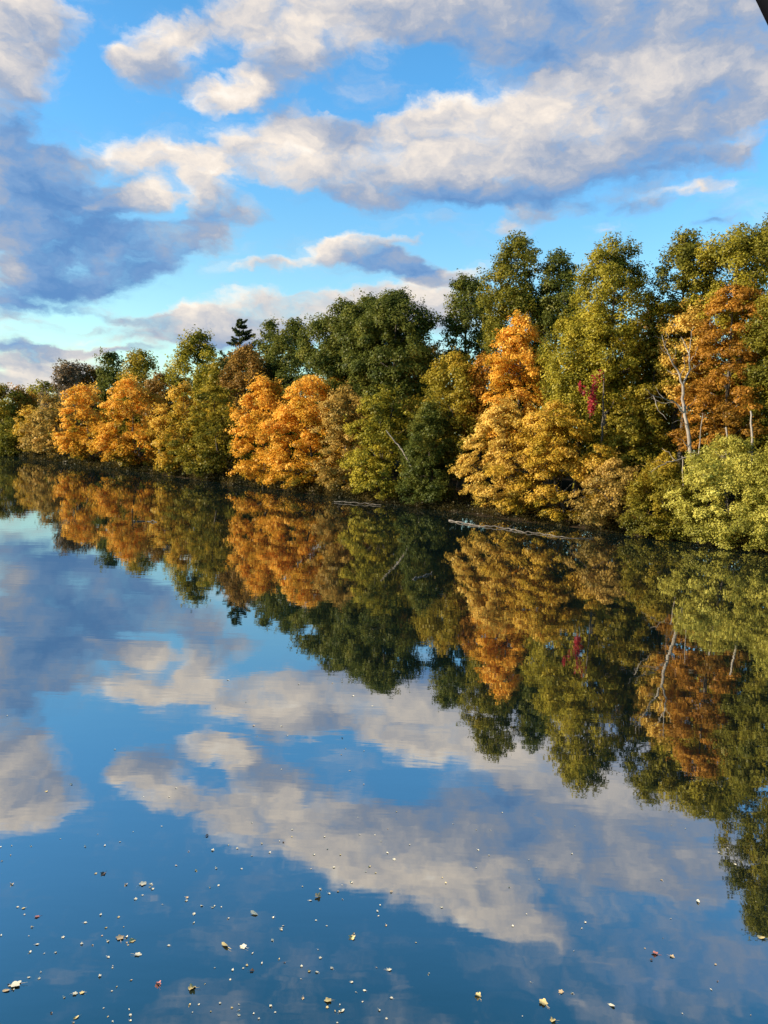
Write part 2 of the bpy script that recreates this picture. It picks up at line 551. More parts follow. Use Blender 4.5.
PROFILE = {      # radius of the crown against height, 0 = lowest leaf, 1 = top
    'maple': ([0, .06, .2, .38, .55, .72, .86, .95, 1], [.66, .86, 1, .98, .90, .74, .54, .34, .10]),
    'oak':   ([0, .12, .3, .5, .7, .84, .93, 1], [.35, .66, .9, 1, .95, .78, .52, .15]),
    'tall':  ([0, .1, .3, .5, .65, .8, .92, 1], [.4, .6, .85, 1, .9, .72, .45, .15]),
    'bush':  ([0, .15, .4, .65, .85, 1], [.85, 1, .97, .78, .5, .12]),
    'sparse': ([0, .2, .5, .75, 1], [.35, .7, 1, .85, .4]),
}


def crown_points(rng, style, hgt, rad, lumps):
    """centres and sizes of the leaf sprays: on uneven bulges of the crown, with hollows left between"""
    zs, rs = PROFILE[style]
    out = []
    k1, k2 = rng.integers(2, 4), rng.integers(4, 7)
    p1, p2, p3 = rng.uniform(0, 6.28, 3)
    soft = .5 if style == 'oak' else 1.0
    tries = 0
    while len(out) < lumps and tries < lumps * 30:
        tries += 1
        t = rng.uniform(0.0, 1.0)
        if rng.uniform() > np.interp(t, zs, rs) + .12:
            continue
        a = rng.uniform(0, 2 * np.pi)
        bulge = 1 + soft * (.20 * np.sin(k1 * a + p1 + 4 * t) + .16 * np.sin(k2 * a + p2 + 11 * t) + .12 * np.sin(17 * t + p3 + 2 * a))
        r = np.interp(t, zs, rs) * rad * bulge
        u = rng.uniform()
        r *= (.55 + .45 * u ** .55) if rng.uniform() < .84 else .6 * u
        out.append((r * np.cos(a), r * np.sin(a), t * hgt))
    return np.array(out)


def make_tree(rng, name, loc, crown_z, hgt, rad, style, pal, dist, trend=0.0, cover=1.0, lump=1.0, bark=BARK, lean=0.0, **kw):
    """loc = foot of the trunk; crown_z = lowest leaves above the foot; hgt = height of crown; rad = its radius"""
    root = empty(name, loc, **kw)
    leaf = float(np.clip(dist * .0027, .12, .6))
    if style == 'bush':
        leaf *= .85
    flat = {'maple': .42, 'oak': .75, 'tall': .70, 'bush': .5, 'sparse': .8}[style]
    cr_ = {'maple': .19, 'oak': .22, 'tall': .21, 'bush': .15, 'sparse': .16}[style] * rad * lump
    cr_ = float(np.clip(cr_, 3.2 * leaf, 1.5))
    sil = 2 * rad * hgt * .8
    nl = int(np.clip((4.2 if style in ('tall', 'oak') else 3.4) * sil / (cr_ * cr_ * 2.2), 24, 520))
    if style == 'sparse':
        nl = int(nl * .6)
    if style == 'bush':
        nl = int(nl * 1.7)
    cen = crown_points(rng, style, hgt, rad, nl)
    # keep a spray at the very top
    cen[0] = (rng.normal(0, .06) * rad, rng.normal(0, .06) * rad, hgt * .97)
    cen[:, 2] += crown_z
    lv = -BANK_N * lean
    per = cover * (7.0 if style in ('tall', 'oak') else 6.0) * sil / (leaf * leaf * .42) / len(cen)
    crs = cr_ * rng.uniform(.45 if style == 'bush' else .6, 1.4, len(cen))
    cnt = np.maximum(6, (per * (crs / cr_) ** 2 * rng.uniform(.7, 1.3, len(cen)))).astype(int)
    ci = np.repeat(np.arange(len(cen)), cnt)
    d = unit(rng.normal(size=(len(ci), 3)))
    rr = rng.uniform(0, 1, len(ci)) ** .42
    off = d * rr[:, None] * crs[ci][:, None]
    off[:, 2] *= flat
    # sprays tip outward and hang at the rim
    axis = cen.copy(); axis[:, 2] = 0
    axis = unit(axis)
    along = (off * axis[ci]).sum(1)
    off[:, 2] -= along * (.35 if style in ('maple', 'bush') else .15)
    pos = cen[ci] + off
    pos[:, :2] += lv
    cen[:, :2] += lv
    nrm = unit(off * np.array([1, 1, 1 / flat]) / crs[ci][:, None] * .9 + np.array([0, 0, .55]) + axis[ci] * .25
               + rng.normal(0, .40, (len(ci), 3)))
    # loose sprigs reaching out of the sprays roughen the outline
    ns = int(len(cen) * {'sparse': 4, 'bush': 2.6}.get(style, 1.3))
    si = rng.integers(0, len(cen), ns)
    sd = unit(axis[si] * .8 + rng.normal(0, .55, (ns, 3)) + np.array([0, 0, .55 if style in ('tall', 'oak', 'sparse') else .15]))
    ln = crs[si] * rng.uniform(1.0, 1.65, ns)
    per_s = 18
    uu = rng.uniform(.35, 1, (ns, per_s))
    sp = cen[si][:, None] + sd[:, None] * (ln[:, None] * uu)[..., None] + rng.normal(0, 1, (ns, per_s, 3)) * leaf * (1.5 - .9 * uu)[..., None]
    sn = unit(sd[:, None] * .3 + np.array([0, 0, .7]) + rng.normal(0, .45, (ns, per_s, 3)))
    pos = np.vstack([pos, sp.reshape(-1, 3)])
    nrm = np.vstack([nrm, sn.reshape(-1, 3)])
    size = leaf * rng.uniform(.65, 1.45, len(pos))
    keep = pos[:, 2] > .08 - loc[2]
    m = MB()
    m.leaves(pos[keep], nrm[keep], size[keep], .68, rng)
    m.build('crown', leaf_mat(pal, trend), root)
    # trunk with limbs
    m = MB()
    tr = float(np.clip((crown_z + hgt) * .016, .07, .40))
    top = crown_z + hgt * .88
    zz = np.linspace(-.4, top, 9)
    sway = np.cumsum(rng.normal(0, .05 * rad / 4 + .03, (9, 2)), 0)
    sway -= sway[0]
    sway += lv * (np.clip(zz / (crown_z + .45 * hgt), 0, 1) ** .8)[:, None]
    tp = np.column_stack([sway, zz])
    m.tube(tp, tr * (1 - .88 * (np.linspace(0, 1, 9)) ** .9) * np.array([1.35] + [1] * 8), 8)
    nb = int(min(len(cen), 46 if style == 'sparse' else 26))
    for i in rng.choice(len(cen), nb, replace=False):
        c = cen[i]
        hz = max(crown_z * .5 + .3, c[2] - rng.uniform(.35, .8) * math.hypot(c[0] - lv[0], c[1] - lv[1]))
        hz = min(hz, top * .97)
        s0 = np.array([np.interp(hz, zz, tp[:, 0]), np.interp(hz, zz, tp[:, 1]), hz])
        mid = s0 * .5 + c * .5 + np.array([*rng.normal(0, .12, 2), .12 * np.linalg.norm(c - s0) * rng.uniform(-.3, 1)])
        r0 = tr * .42 * (1 - .7 * hz / top)
        m.tube([s0, s0 * .55 + mid * .45, mid, mid * .5 + c * .5, c], np.array([1, .8, .6, .42, .18]) * max(r0, .025), 5)
    m.build('trunk', bark, root, smooth=True)
    return root


def place(px, ytop, ybot, width, back):
    """foot on the bank `back` metres behind the waterline so that the crown spans the given rows of the view"""
    s, zt, zb = 0.0, 10.0, 1.0
    for _ in range(6):
        zm = (zt + zb) / 2
        lo, hi = -45.0, 600.0
        for _ in range(50):
            mid = (lo + hi) / 2
            x, _y = project((*shore(mid, back), zm))
            lo, hi = (mid, hi) if x > px else (lo, mid)
        s = (lo + hi) / 2
        p = shore(s, back)

        def zfor(py):
            a, b = -5.0, 80.0
            for _ in range(50):
                c = (a + b) / 2
                _x, y = project((*p, c))
                a, b = (c, b) if y > py else (a, c)
            return (a + b) / 2
        zt, zb = zfor(ytop), zfor(ybot)
    depth = (np.array([*p, 3.0]) - EYE) @ -CM[:, 2]
    return p, zt, zb, width / 2 * depth / FOCAL, depth



G_FRONT, G_BACK = 'trees leaning over the waterline', 'trees of the wood behind the waterline'
G_BUSH = 'bushes along the bank'
# kind, label, x, top, bottom, width, metres behind the waterline, style, colour, colour trend, leaf cover
TREES = [
    # ---- far left, at the bend
    ('broadleaf_tree', 'olive green tree at the far left end of the wooded bank', 3, 388, 452, 40, 5, 'oak', 'olive', 0, 1),
    ('bush', 'low dark green bush at the waterline of the far bend', 14, 420, 456, 34, 1.5, 'bush', 'green', 0, 1),
    ('broadleaf_tree', 'small round rust topped tree rising at the far bend', 21, 388, 432, 30, 9, 'oak', 'rust', 0, 1),
    ('broadleaf_tree', 'pale yellow green tree, farthest and lowest crown on the skyline', 45, 385, 425, 36, 26, 'oak', 'ygreen', 0, 1),
    ('maple_tree', 'little yellow tree between a dark bush and dusty orange maples', 30, 405, 455, 24, 4, 'maple', 'gold', .3, 1),
    ('maple_tree', 'dusty tan maple, leftmost of the turning trees at the waterline', 35, 418, 459, 26, 1.8, 'maple', 'dusty', .2, 1),
    ('maple_tree', 'dull rusty pink maple beside the half bare mauve tree', 55, 398, 461, 36, 3, 'maple', 'dusty', -.2, 1),
    ('half_bare_tree', 'mauve grey tree with thin half bare crown on the skyline', 70, 366, 445, 46, 8, 'sparse', 'mauve', 0, .8),
    ('half_bare_tree', 'brownish thin tree just right of the mauve half bare one', 93, 372, 440, 34, 12, 'sparse', 'brown', 0, 1.1),
    # ---- left, orange maples and the wood behind
    ('maple_tree', 'orange maple with peaked crown, left neighbour of the broad orange maple', 86, 385, 464, 50, 2.8, 'maple', 'orange', .42, 1),
    ('maple_tree', 'broad bright orange maple beneath the dark twin topped trees', 130, 381, 471, 68, 3.4, 'maple', 'orange', .5, 1.05),
    ('broadleaf_tree', 'dark green tree with ragged top behind the broad orange maple', 114, 354, 440, 34, 13, 'tall', 'deep', 0, 1),
    ('broadleaf_tree', 'olive brown tree, right one of the twin tops over the broad orange maple', 140, 351, 440, 36, 12, 'oak', 'olive', .2, 1),
    ('broadleaf_tree', 'dull brown tree between the broad orange maple and tall yellow green tree', 160, 376, 445, 34, 8, 'oak', 'brown', .3, 1),
    ('broadleaf_tree', 'tall yellow green tree left of the dark pine', 197, 335, 435, 62, 13, 'tall', 'ygreen', -.2, 1),
    ('broadleaf_tree', 'grey green tree tucked against the left side of the dark pine', 223, 358, 440, 36, 11, 'oak', 'olive', -.3, 1),
    ('maple_tree', 'green maple with orange upper boughs, left of the broad olive maple', 181, 386, 475, 46, 2.6, 'maple', 'gold', .45, 1),
    ('maple_tree', 'broad olive green maple just left of the brightest orange maple', 214, 386, 481, 62, 3, 'maple', 'olive', .45, 1.05),
    # ---- pine group
    ('pine_tree', 'tall dark pine with layered spiky top above the brown trees', 239, 318, 430, 46, 12, 'pine', 'needle', 0, 1),
    ('broadleaf_tree', 'narrow dark tree with a ragged point right of the tall pine', 268, 322, 430, 32, 14, 'tall', 'deep', .1, 1.2),
    ('broadleaf_tree', 'red brown tree standing below the tall dark pine', 248, 348, 440, 46, 9, 'oak', 'brown', .3, 1.1),
    ('broadleaf_tree', 'dark green tree between the conifers and the great rounded oak', 291, 321, 430, 48, 14, 'tall', 'deep', .2, 1),
    ('broadleaf_tree', 'great rounded dark green oak, left half of the widest crown', 345, 302, 430, 84, 8, 'oak', 'deep', .1, 1.7),
    ('broadleaf_tree', 'great dark green oak, highest and right half of the widest crown', 394, 295, 430, 84, 7, 'oak', 'deep', -.1, 1.7),
    ('broadleaf_tree', 'dense dark tree filling the middle of the widest crown', 370, 299, 430, 84, 9.5, 'oak', 'deep', 0, 1.5),
    # ---- middle front
    ('maple_tree', 'brightest orange maple, a tall narrow cone at the waterline', 262, 377, 488, 56, 3, 'maple', 'orange', .1, 1.15),
    ('maple_tree', 'wide orange yellow maple right of the brightest cone shaped maple', 308, 374, 491, 70, 3.6, 'maple', 'orange', .4, 1.05),
    ('maple_tree', 'dusty tan maple squeezed beside the green tree with a bare limb', 344, 385, 493, 52, 3.6, 'maple', 'dusty', .2, 1),
    ('maple_tree', 'small orange crown poking up behind the wide orange yellow maple', 343, 368, 430, 44, 8, 'maple', 'gold', .2, 1),
    ('maple_tree', 'rust orange crown below the great dark oak', 377, 351, 440, 42, 9, 'maple', 'rust', .3, 1),
    ('broadleaf_tree', 'pale green tree with a bare leaning limb at its front', 381, 388, 498, 64, 3, 'maple', 'ygreen', -.3, 1.05),
    ('half_bare_tree', 'thin dusty half bare tree in the gap right of the great oak', 425, 350, 450, 44, 9, 'sparse', 'dusty', -.1, .8),
    ('broadleaf_tree', 'rounded dark green tree standing low at the waterline mid bank', 428, 404, 506, 50, 2.6, 'bush', 'deep', .2, 1.15),
    ('broadleaf_tree', 'yellow olive tree rising behind the low rounded dark green tree', 452, 354, 478, 66, 6, 'oak', 'olive', .3, 1.1),
    ('broadleaf_tree', 'grey green tree on the skyline right of the gap of sky', 467, 278, 400, 58, 14, 'tall', 'deep', .1, .95),
    ('maple_tree', 'rust brown tree squeezed left of the tall orange topped maple', 482, 358, 450, 40, 7, 'oak', 'rust', 0, 1),
    # ---- right of the middle
    ('broadleaf_tree', 'tall dark green tree with forked feathery top', 516, 237, 400, 68, 11.5, 'tall', 'green', .1, .95),
    ('broadleaf_tree', 'dark grey green tree between two taller crowns on the skyline', 556, 250, 400, 50, 13, 'tall', 'deep', .1, .95),
    ('broadleaf_tree', 'tall yellow olive tree above the crimson creeper', 611, 238, 400, 82, 4.6, 'tall', 'ygreen', -.35, 1),
    ('maple_tree', 'tall orange topped maple with tiered boughs, set back from the water', 517, 318, 450, 62, 6.5, 'maple', 'orange', .1, 1),
    ('broadleaf_tree', 'bright yellow green tree left of the crimson creeper', 582, 316, 440, 84, 5.2, 'oak', 'ygreen', .15, 1.05),
    ('maple_tree', 'peach gold maple leaning over the floating log', 503, 402, 522, 72, 3.6, 'maple', 'peach', .2, 1.1),
    ('maple_tree', 'large golden green maple with low skirts by the floating log', 555, 404, 530, 92, 4.2, 'maple', 'gold', .2, 1.15),
    ('broadleaf_tree', 'olive tree with thin tan boughs left of the dead tree', 628, 398, 505, 70, 5, 'maple', 'olive', .3, 1.05),
    ('maple_tree', 'low tan orange maple spray above the shaded bank right of the log', 612, 462, 535, 64, 2.4, 'maple', 'dusty', .3, 1),
    ('broadleaf_tree', 'dark olive tree directly behind the dead tree', 652, 338, 480, 66, 7, 'oak', 'olive', 0, 1.05),
    ('broadleaf_tree', 'small red brown crown in the notch between tall trees', 650, 306, 400, 34, 12, 'oak', 'brown', .2, 1),
    ('broadleaf_tree', 'dark green tree, left shoulder of the tall crown at far right', 682, 230, 400, 56, 8, 'tall', 'green', 0, 1),
    ('broadleaf_tree', 'tall spreading yellow olive tree rising highest at the far right', 737, 222, 400, 98, 9, 'oak', 'ygreen', -.3, 1.1),
    ('maple_tree', 'pale orange crown behind the top of the dead tree', 685, 303, 400, 46, 6.5, 'oak', 'peach', -.1, .8),
    ('maple_tree', 'large rust orange maple right of the dead tree', 730, 283, 450, 84, 5.2, 'maple', 'rust', .1, 1.15),
    ('broadleaf_tree', 'dark green tree cut by the right edge of the view', 776, 270, 470, 56, 5, 'oak', 'green', .1, 1),
    ('broadleaf_tree', 'tallest tree just beyond the right edge, seen only in its reflection', 816, 118, 470, 90, 4.8, 'tall', 'green', -.1, 1.1),
    ('bush', 'green olive bush between the dead tree and the shaded water', 664, 455, 540, 62, 2.4, 'bush', 'olive', .2, 1.1),
    ('bush', 'large pale yellow green bush overhanging the water at far right', 728, 438, 553, 104, 3.6, 'bush', 'lime', .1, 1.15),
    ('bush', 'yellow green bush right of the large pale one, partly out of view', 790, 428, 556, 80, 3.6, 'bush', 'lime', -.1, 1.1),
]


def make_pine(rng, name, loc, crown_z, hgt, rad, dist, **kw):
    root = empty(name, loc, **kw)
    leaf = dist * .0026
    m, w = MB(), MB()
    zz = np.linspace(-.4, crown_z + hgt, 8)
    w.tube(np.column_stack([zz * 0, zz * 0, zz]), np.linspace(.30, .04, 8), 8)
    cs, ns = [], []
    nw = 30
    for k in range(nw):
        t = k / (nw - 1)
        z = crown_z + hgt * (.05 + .93 * t) + (rng.normal(0, .35) if t < .95 else 0)
        reach = rad * (1 - t) ** .62 * rng.uniform(.7, 1.15) + .45
        for b in range(rng.integers(4, 7) if t < .93 else 3):
            a = rng.uniform(0, 6.28)
            ln = reach * rng.uniform(.5, 1.2)
            tip = rng.normal(.22, .22)
            q = np.linspace(0, 1, 5)
            pts = np.column_stack([np.cos(a) * ln * q, np.sin(a) * ln * q, z + ln * (tip * q + .25 * q ** 2)])
            w.tube(pts, np.linspace(.06, .012, 5), 4)
            cnt = int(300 * ln / rad) + 70
            u = rng.uniform(.22, 1.02, cnt)
            base = np.column_stack([np.cos(a) * ln * u, np.sin(a) * ln * u, z + ln * (tip * u + .25 * u ** 2)])
            spread = (.05 + .17 * np.sin(np.pi * np.clip(u, 0, 1) ** .8))[:, None] * ln * .6
            cs.append(base + rng.normal(0, 1, (cnt, 3)) * spread * np.array([1, 1, .6]))
            ns.append(unit(rng.normal(0, .6, (cnt, 3)) + np.array([0, 0, .9])))
    cs, ns = np.vstack(cs), np.vstack(ns)
    m.leaves(cs, ns, leaf * rng.uniform(.7, 1.5, len(cs)), .42, rng)
    m.build('crown', leaf_mat('needle'), root)
    w.build('trunk', BARK, root, smooth=True)
    return root


for i, (kind, label, px, yt, yb, wd, back, style, pal, trend, cover) in enumerate(TREES):
    rng = np.random.default_rng(100 + i)
    grp = G_BUSH if kind == 'bush' else (G_FRONT if back < 4.5 else G_BACK)
    if back < 4.5:
        lean = 1.7
        back = back * .25 - .2
    else:
        lean = 0.0
    p, zt, zb, rad, dist = place(px, yt, yb, wd, back)
    gz = ground_z(back + lean)
    p = p + BANK_N * lean
    zb = max(zb, gz + .15 if back > 4 else .2 if kind == 'bush' else .45 + .010 * max(0, dist - 45))
    cat = {'bush': 'bush', 'pine_tree': 'pine'}.get(kind, 'tree')
    kw = dict(label=label, cat=cat, group=grp)
    loc = (p[0], p[1], gz)
    if style == 'pine':
        make_pine(rng, kind, loc, zb - gz, zt - zb, rad, dist, **kw)
    else:
        make_tree(rng, kind, loc, zb - gz, zt - zb, rad * (1.05 if style == 'maple' else 1.0), style, pal, dist, trend, cover,
                  bark=GREYBARK if style == 'sparse' else BARK, lean=lean, **kw)

# the unbroken wood behind, and the low growth on the bank
rng = np.random.default_rng(11)
m = MB()
for k in range(2100):
    s = -48 + 330 * rng.uniform() ** 1.5
    n = rng.uniform(9, 42)
    top = 13.5 if s < 18 else (9.5 if s < 60 else 10.5)
    z = ground_z(n) + rng.uniform(0.2, 1) ** .8 * top * min(1, .62 + n * .012)
    d = np.linalg.norm(np.array([*shore(s, n), z]) - EYE)
    lf = np.clip(d * .0044, .2, .7)
    cnt = 170
    c = rng.normal(0, 1, (cnt, 3)) * np.array([.95, .95, .6]) * rng.uniform(.7, 1.3) + np.array([*shore(s, n), z])
    c[:, 2] = np.maximum(c[:, 2], ground_z(n))
    m.leaves(c, unit(rng.normal(0, .7, (cnt, 3)) + np.array([0, 0, .6])), lf * rng.uniform(.7, 1.4, cnt), .68, rng)
tag(m.build('woods', leaf_mat('green')), kind='stuff', label='shadowy wood filling the gaps behind the bank trees', cat='wood')

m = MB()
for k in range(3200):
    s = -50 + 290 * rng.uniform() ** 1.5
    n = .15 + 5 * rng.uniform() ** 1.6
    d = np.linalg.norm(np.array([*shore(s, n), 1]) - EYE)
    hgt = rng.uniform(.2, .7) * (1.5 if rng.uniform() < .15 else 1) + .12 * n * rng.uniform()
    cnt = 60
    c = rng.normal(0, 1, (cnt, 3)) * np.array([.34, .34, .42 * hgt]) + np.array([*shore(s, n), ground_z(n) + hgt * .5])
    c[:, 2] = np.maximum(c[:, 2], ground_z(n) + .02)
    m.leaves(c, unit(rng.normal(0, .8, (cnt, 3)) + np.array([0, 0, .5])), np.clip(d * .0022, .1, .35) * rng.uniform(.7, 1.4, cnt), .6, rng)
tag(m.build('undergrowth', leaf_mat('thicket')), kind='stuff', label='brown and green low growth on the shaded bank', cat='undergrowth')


# ------------------------------------------------------------------ dead wood
def traced(paths, depth, rng, name, mat, parent=None, origin=None, wob=.5, sides=7):
    """limbs given by points in the view at a distance, each swung to its own side in depth"""
    m = MB()
    for pts, r0, r1, swing in paths:
        k = len(pts)
        P3 = [at_depth(x, y, depth + swing * j / max(1, k - 1)) for j, (x, y) in enumerate(pts)]
        P3 = np.array(P3)
        t = np.linspace(0, 1, k)
        tt = np.linspace(0, 1, (k - 1) * 3 + 1)
        Q = np.column_stack([np.interp(tt, t, P3[:, a]) for a in range(3)])
        Q[1:-1] += rng.normal(0, .035, (len(Q) - 2, 3))
        m.tube(Q, np.linspace(r0, r1, len(Q)) * .72, sides)
    return m.build(name, mat, parent, smooth=True, origin=origin)


p, zt, zb, rad, dist = place(690, 336, 520, 40, 1.0)
rng = np.random.default_rng(5)
dd = dist
foot = at_depth(693, 520, dd)
root = empty('dead_tree', foot, label='bare grey dead tree with forked trunk beside the pale yellow green bush', cat='dead tree',
             group='dead trees and snags on the bank')
o = traced([([(694, 520), (693, 470), (690.7, 446), (687, 425), (684.7, 411), (683.5, 398), (683, 384.5)], .20, .13, 0)],
           dd, rng, 'trunk', DEADWOOD, root, foot)
for path in [([(683, 385), (678, 371), (671.7, 361.6), (668, 352), (665.4, 345.8), (662, 335)], .10, .03, -.8),
             ([(683, 385), (687, 376), (689.3, 368.7), (689, 357), (687, 347.6), (681, 337)], .10, .03, .7),
             ([(688, 356), (690, 345), (691, 333), (694, 326)], .05, .02, .4),
             ([(670, 357), (664, 351), (659, 343)], .04, .015, -.5),
             ([(684, 413), (676, 404), (665, 399), (653, 395), (645, 389)], .07, .02, -1.2),
             ([(653, 395), (656, 405), (660, 412.6), (667, 419.6)], .045, .015, -.3),
             ([(684, 409), (674, 402), (662, 403), (652, 398)], .045, .015, .6),
             ([(688, 372), (697, 366), (704, 364)], .035, .012, .5),
             ([(679, 373), (672, 374), (667, 370)], .03, .012, .4),
             ([(681, 377), (685, 366), (684, 357)], .03, .012, .4),
             ([(690, 448), (682, 440), (676, 437)], .05, .015, -.4),
             ([(665, 346), (668, 338), (666, 331)], .025, .008, .3), ([(663, 339), (657, 336), (653, 337)], .022, .008, -.3),
             ([(672, 362), (676, 353), (675, 345)], .025, .008, .4), ([(689, 362), (695, 354), (698, 346)], .028, .008, -.4),
             ([(687, 348), (682, 342), (678, 340)], .022, .008, -.3), ([(689, 369), (699, 374), (706, 372)], .025, .008, .5),
             ([(665, 399), (659, 394), (655, 386)], .025, .008, .3), ([(653, 395), (648, 399), (644, 398)], .02, .008, -.3),
             ([(685, 411), (692, 404), (696, 396)], .03, .010, .5), ([(687, 425), (679, 421), (672, 423)], .03, .010, -.5)]:
    traced([path], dd - .05, rng, 'limb', DEADWOOD, root, foot, sides=6)

dn = place(752, 411, 480, 20, 1.6)[4]
foot = at_depth(752, 480, dn)
root = empty('snag', foot, label='short broken pale snag sticking up above the large pale bush', cat='snag',
             group='dead trees and snags on the bank')
traced([([(752.5, 500), (752, 470), (752, 440), (751.2, 424), (750.6, 411)], .14, .07, 0)], dn, rng, 'trunk', DEADWOOD, root, foot)
dn = place(699, 411, 480, 20, 1.2)[4]
foot = at_depth(699, 470, dn)
root = empty('snag', foot, label='thin slanting pale stick just right of the dead tree', cat='snag', group='dead trees and snags on the bank')
traced([([(697, 490), (699, 450), (700.5, 435), (703, 413)], .07, .035, 0)], dn, rng, 'trunk', DEADWOOD, root, foot)
dn = place(727, 411, 480, 20, 1.4)[4]
foot = at_depth(727, 470, dn)
root = empty('snag', foot, label='stub of dead wood peeping over the large pale bush', cat='snag', group='dead trees and snags on the bank')
traced([([(727, 490), (726.5, 450), (726, 427)], .11, .07, 0)], dn, rng, 'trunk', DEADWOOD, root, foot)

dn = place(668, 450, 480, 20, -1.3)[4]
foot = at_depth(684, 500, dn)
root = empty('fallen_branch', foot, label='tangle of fallen grey branches at the foot of the dead tree', cat='branch')
for path in [([(704, 462), (695, 452), (684, 459), (672, 461), (662, 465), (651, 472)], .08, .02, -1),
             ([(684, 500), (683, 470), (682, 456)], .06, .04, 0), ([(676, 461), (668, 452), (662, 448)], .03, .012, .5),
             ([(690, 456), (700, 470), (706, 478)], .05, .03, -.5), ([(666, 464), (659, 461), (652, 462)], .03, .01, -.4)]:
    traced([path], dn, rng, 'limb', DEADWOOD, root, foot, sides=6)

p, zt, zb, rad, dist = place(397, 430, 462, 20, -1.9)
foot = at_depth(410, 464, dist)
root = empty('bare_limb', foot, label='pale bare limb leaning out from the pale green tree', cat='branch')
traced([([(412, 470), (408.5, 461), (402, 450), (396, 442), (386, 430)], .16, .06, .3)], dist, rng, 'limb', DEADWOOD, root, foot)


def lying(pts, r0, r1, name, label, z, twigs=()):
    W3 = np.array([on_level(x, y, z) for x, y in pts])
    t = np.linspace(0, 1, len(W3)); tt = np.linspace(0, 1, len(W3) * 4)
    Q = np.column_stack([np.interp(tt, t, W3[:, a]) for a in range(3)])
    Q[:, 2] += np.random.default_rng(len(pts)).normal(0, .03, len(Q))
    m = MB(); m.tube(Q, np.linspace(r0, r1, len(Q)), 8)
    org = Q[0]
    for a, b, r in twigs:
        A, B = on_level(*a, z), on_level(*b, z + .25)
        m.tube([A, A * .5 + B * .5 + [0, 0, .05], B], [r, r * .7, r * .3], 6)
    o = m.build(name, LOGWOOD, None, True, org)
    tag(o, label, 'log' if r0 > .08 else 'stick')
    return o


lying([(449, 520), (463, 523), (477.5, 525.5), (495, 527), (510, 529), (524, 532), (540, 533.4), (566, 537.5), (594, 538)], .06, .02,
      'fallen_log', 'long pale fallen log floating below the golden maples', .05,
      [((497, 527.5), (503, 523.5), .025), ((508, 529), (514, 524), .025), ((545, 534), (556, 531), .02)])
lying([(334, 501.4), (345, 502), (356, 502.8), (368, 503.5), (381, 504.8)], .05, .025, 'fallen_log',
      'short weathered log at the waterline below the pale green tree', .10, [((368, 503), (378, 499.5), .025)])
lying([(413, 579), (419, 577), (425, 575.5), (432, 573)], .035, .02, 'driftwood', 'small pale stick floating in midstream', .02)
lying([(134, 521.5), (145, 521), (157, 522)], .05, .03, 'driftwood', 'faint pale stick floating near the reflected orange maples', .02)

# crimson creeper on a dark trunk
p, zt, zb, rad, dist = place(598, 380, 412, 16, 1.4)
rng = np.random.default_rng(8)
foot = np.array([*p, ground_z(7)])
dv = dist
root = empty('creeper', at_depth(595, 440, dv), label='crimson creeper climbing a dark trunk among the green trees', cat='creeper')
org = at_depth(595, 440, dv)
traced([([(602, 450), (602.4, 425), (603, 405), (603.6, 385), (604, 372)], .10, .06, 0)], dv + .3, rng, 'stem', BARK, root, org)
m = MB()
cs = []
for (x, y, sx, sy, c) in [(592, 400, 4, 9, 170), (594, 385, 3, 8, 60), (584, 391, 4, 4, 34), (600, 376, 4, 6, 26), (580, 386, 2, 4, 26), (592, 409, 3, 5, 60)]:
    for _ in range(c):
        cs.append(at_depth(x + rng.normal(0, sx * .55), y + rng.normal(0, sy * .6), dv + rng.normal(0, .35)))
cs = np.array(cs) - org
m.leaves(cs, unit(rng.normal(0, .6, (len(cs), 3)) + np.array([-.7, -.5, .4])), rng.uniform(.12, .26, len(cs)), .75, rng)
m.build('foliage', leaf_mat('crimson'), root)

# ------------------------------------------------------------------ leaves afloat
def leaf_colour(name, a, b, rough=.5):
    return solid_mat(name, [(.35, a), (.65, b)], 25, rough)


LEAFM = {
    'pale': leaf_colour('pale_leaf', (.60, .52, .36), (.82, .74, .56)),
    'yellow': leaf_colour('yellow_leaf', (.54, .39, .14), (.70, .55, .27)),
    'tan': leaf_colour('tan_leaf', (.44, .30, .16), (.62, .46, .27)),
    'pink': leaf_colour('red_leaf', (.42, .12, .10), (.55, .24, .18)),
    'dark': leaf_colour('brown_leaf', (.07, .045, .03), (.16, .10, .06)),
}


def leaf_mesh(rng, lobes, curl, mat, name='floating_leaf'):
    """a lobed blade, curled up at its rim, with a stalk"""
    k = lobes * 4
    a = np.linspace(0, 2 * np.pi, k, endpoint=False)
    r = .5 * (.66 + .34 * np.abs(np.cos(a * lobes / 2)) ** 1.4) * rng.uniform(.9, 1.1, k)
    if lobes < 4:
        r = .5 / np.sqrt((np.cos(a)) ** 2 + (np.sin(a) / .5) ** 2)
    z = curl * (r * 2) ** 2 * (.5 + .5 * np.sin(a * 2 + rng.uniform(0, 6)))
    rim = np.column_stack([r * np.cos(a), r * np.sin(a), z + .03])
    mid = rim * np.array([.5, .5, .35]) + np.array([0, 0, .02])
    v = np.vstack([rim, mid, [[0, 0, .03]]])
    f = []
    for i in range(k):
        j = (i + 1) % k
        f.append([i, j, k + j, k + i])
    for i in range(0, k, 2):
        f.append([k + i, k + (i + 1) % k, k + (i + 2) % k, 2 * k])
    m = MB(); m.quads(v, f)
    m.tube([[-.45, 0, .04], [-.7, .05, .06], [-.95, .02, .05]], [.02, .016, .012], 4)
    o = m.build(name, mat, smooth=False)
    return o


rng = np.random.default_rng(21)
protos = {}
for key in LEAFM:
    protos[key] = [leaf_mesh(rng, lo, cu, LEAFM[key]) for lo, cu in ((5, .16), (5, .30), (3, .22), (5, .08))]
used = set()


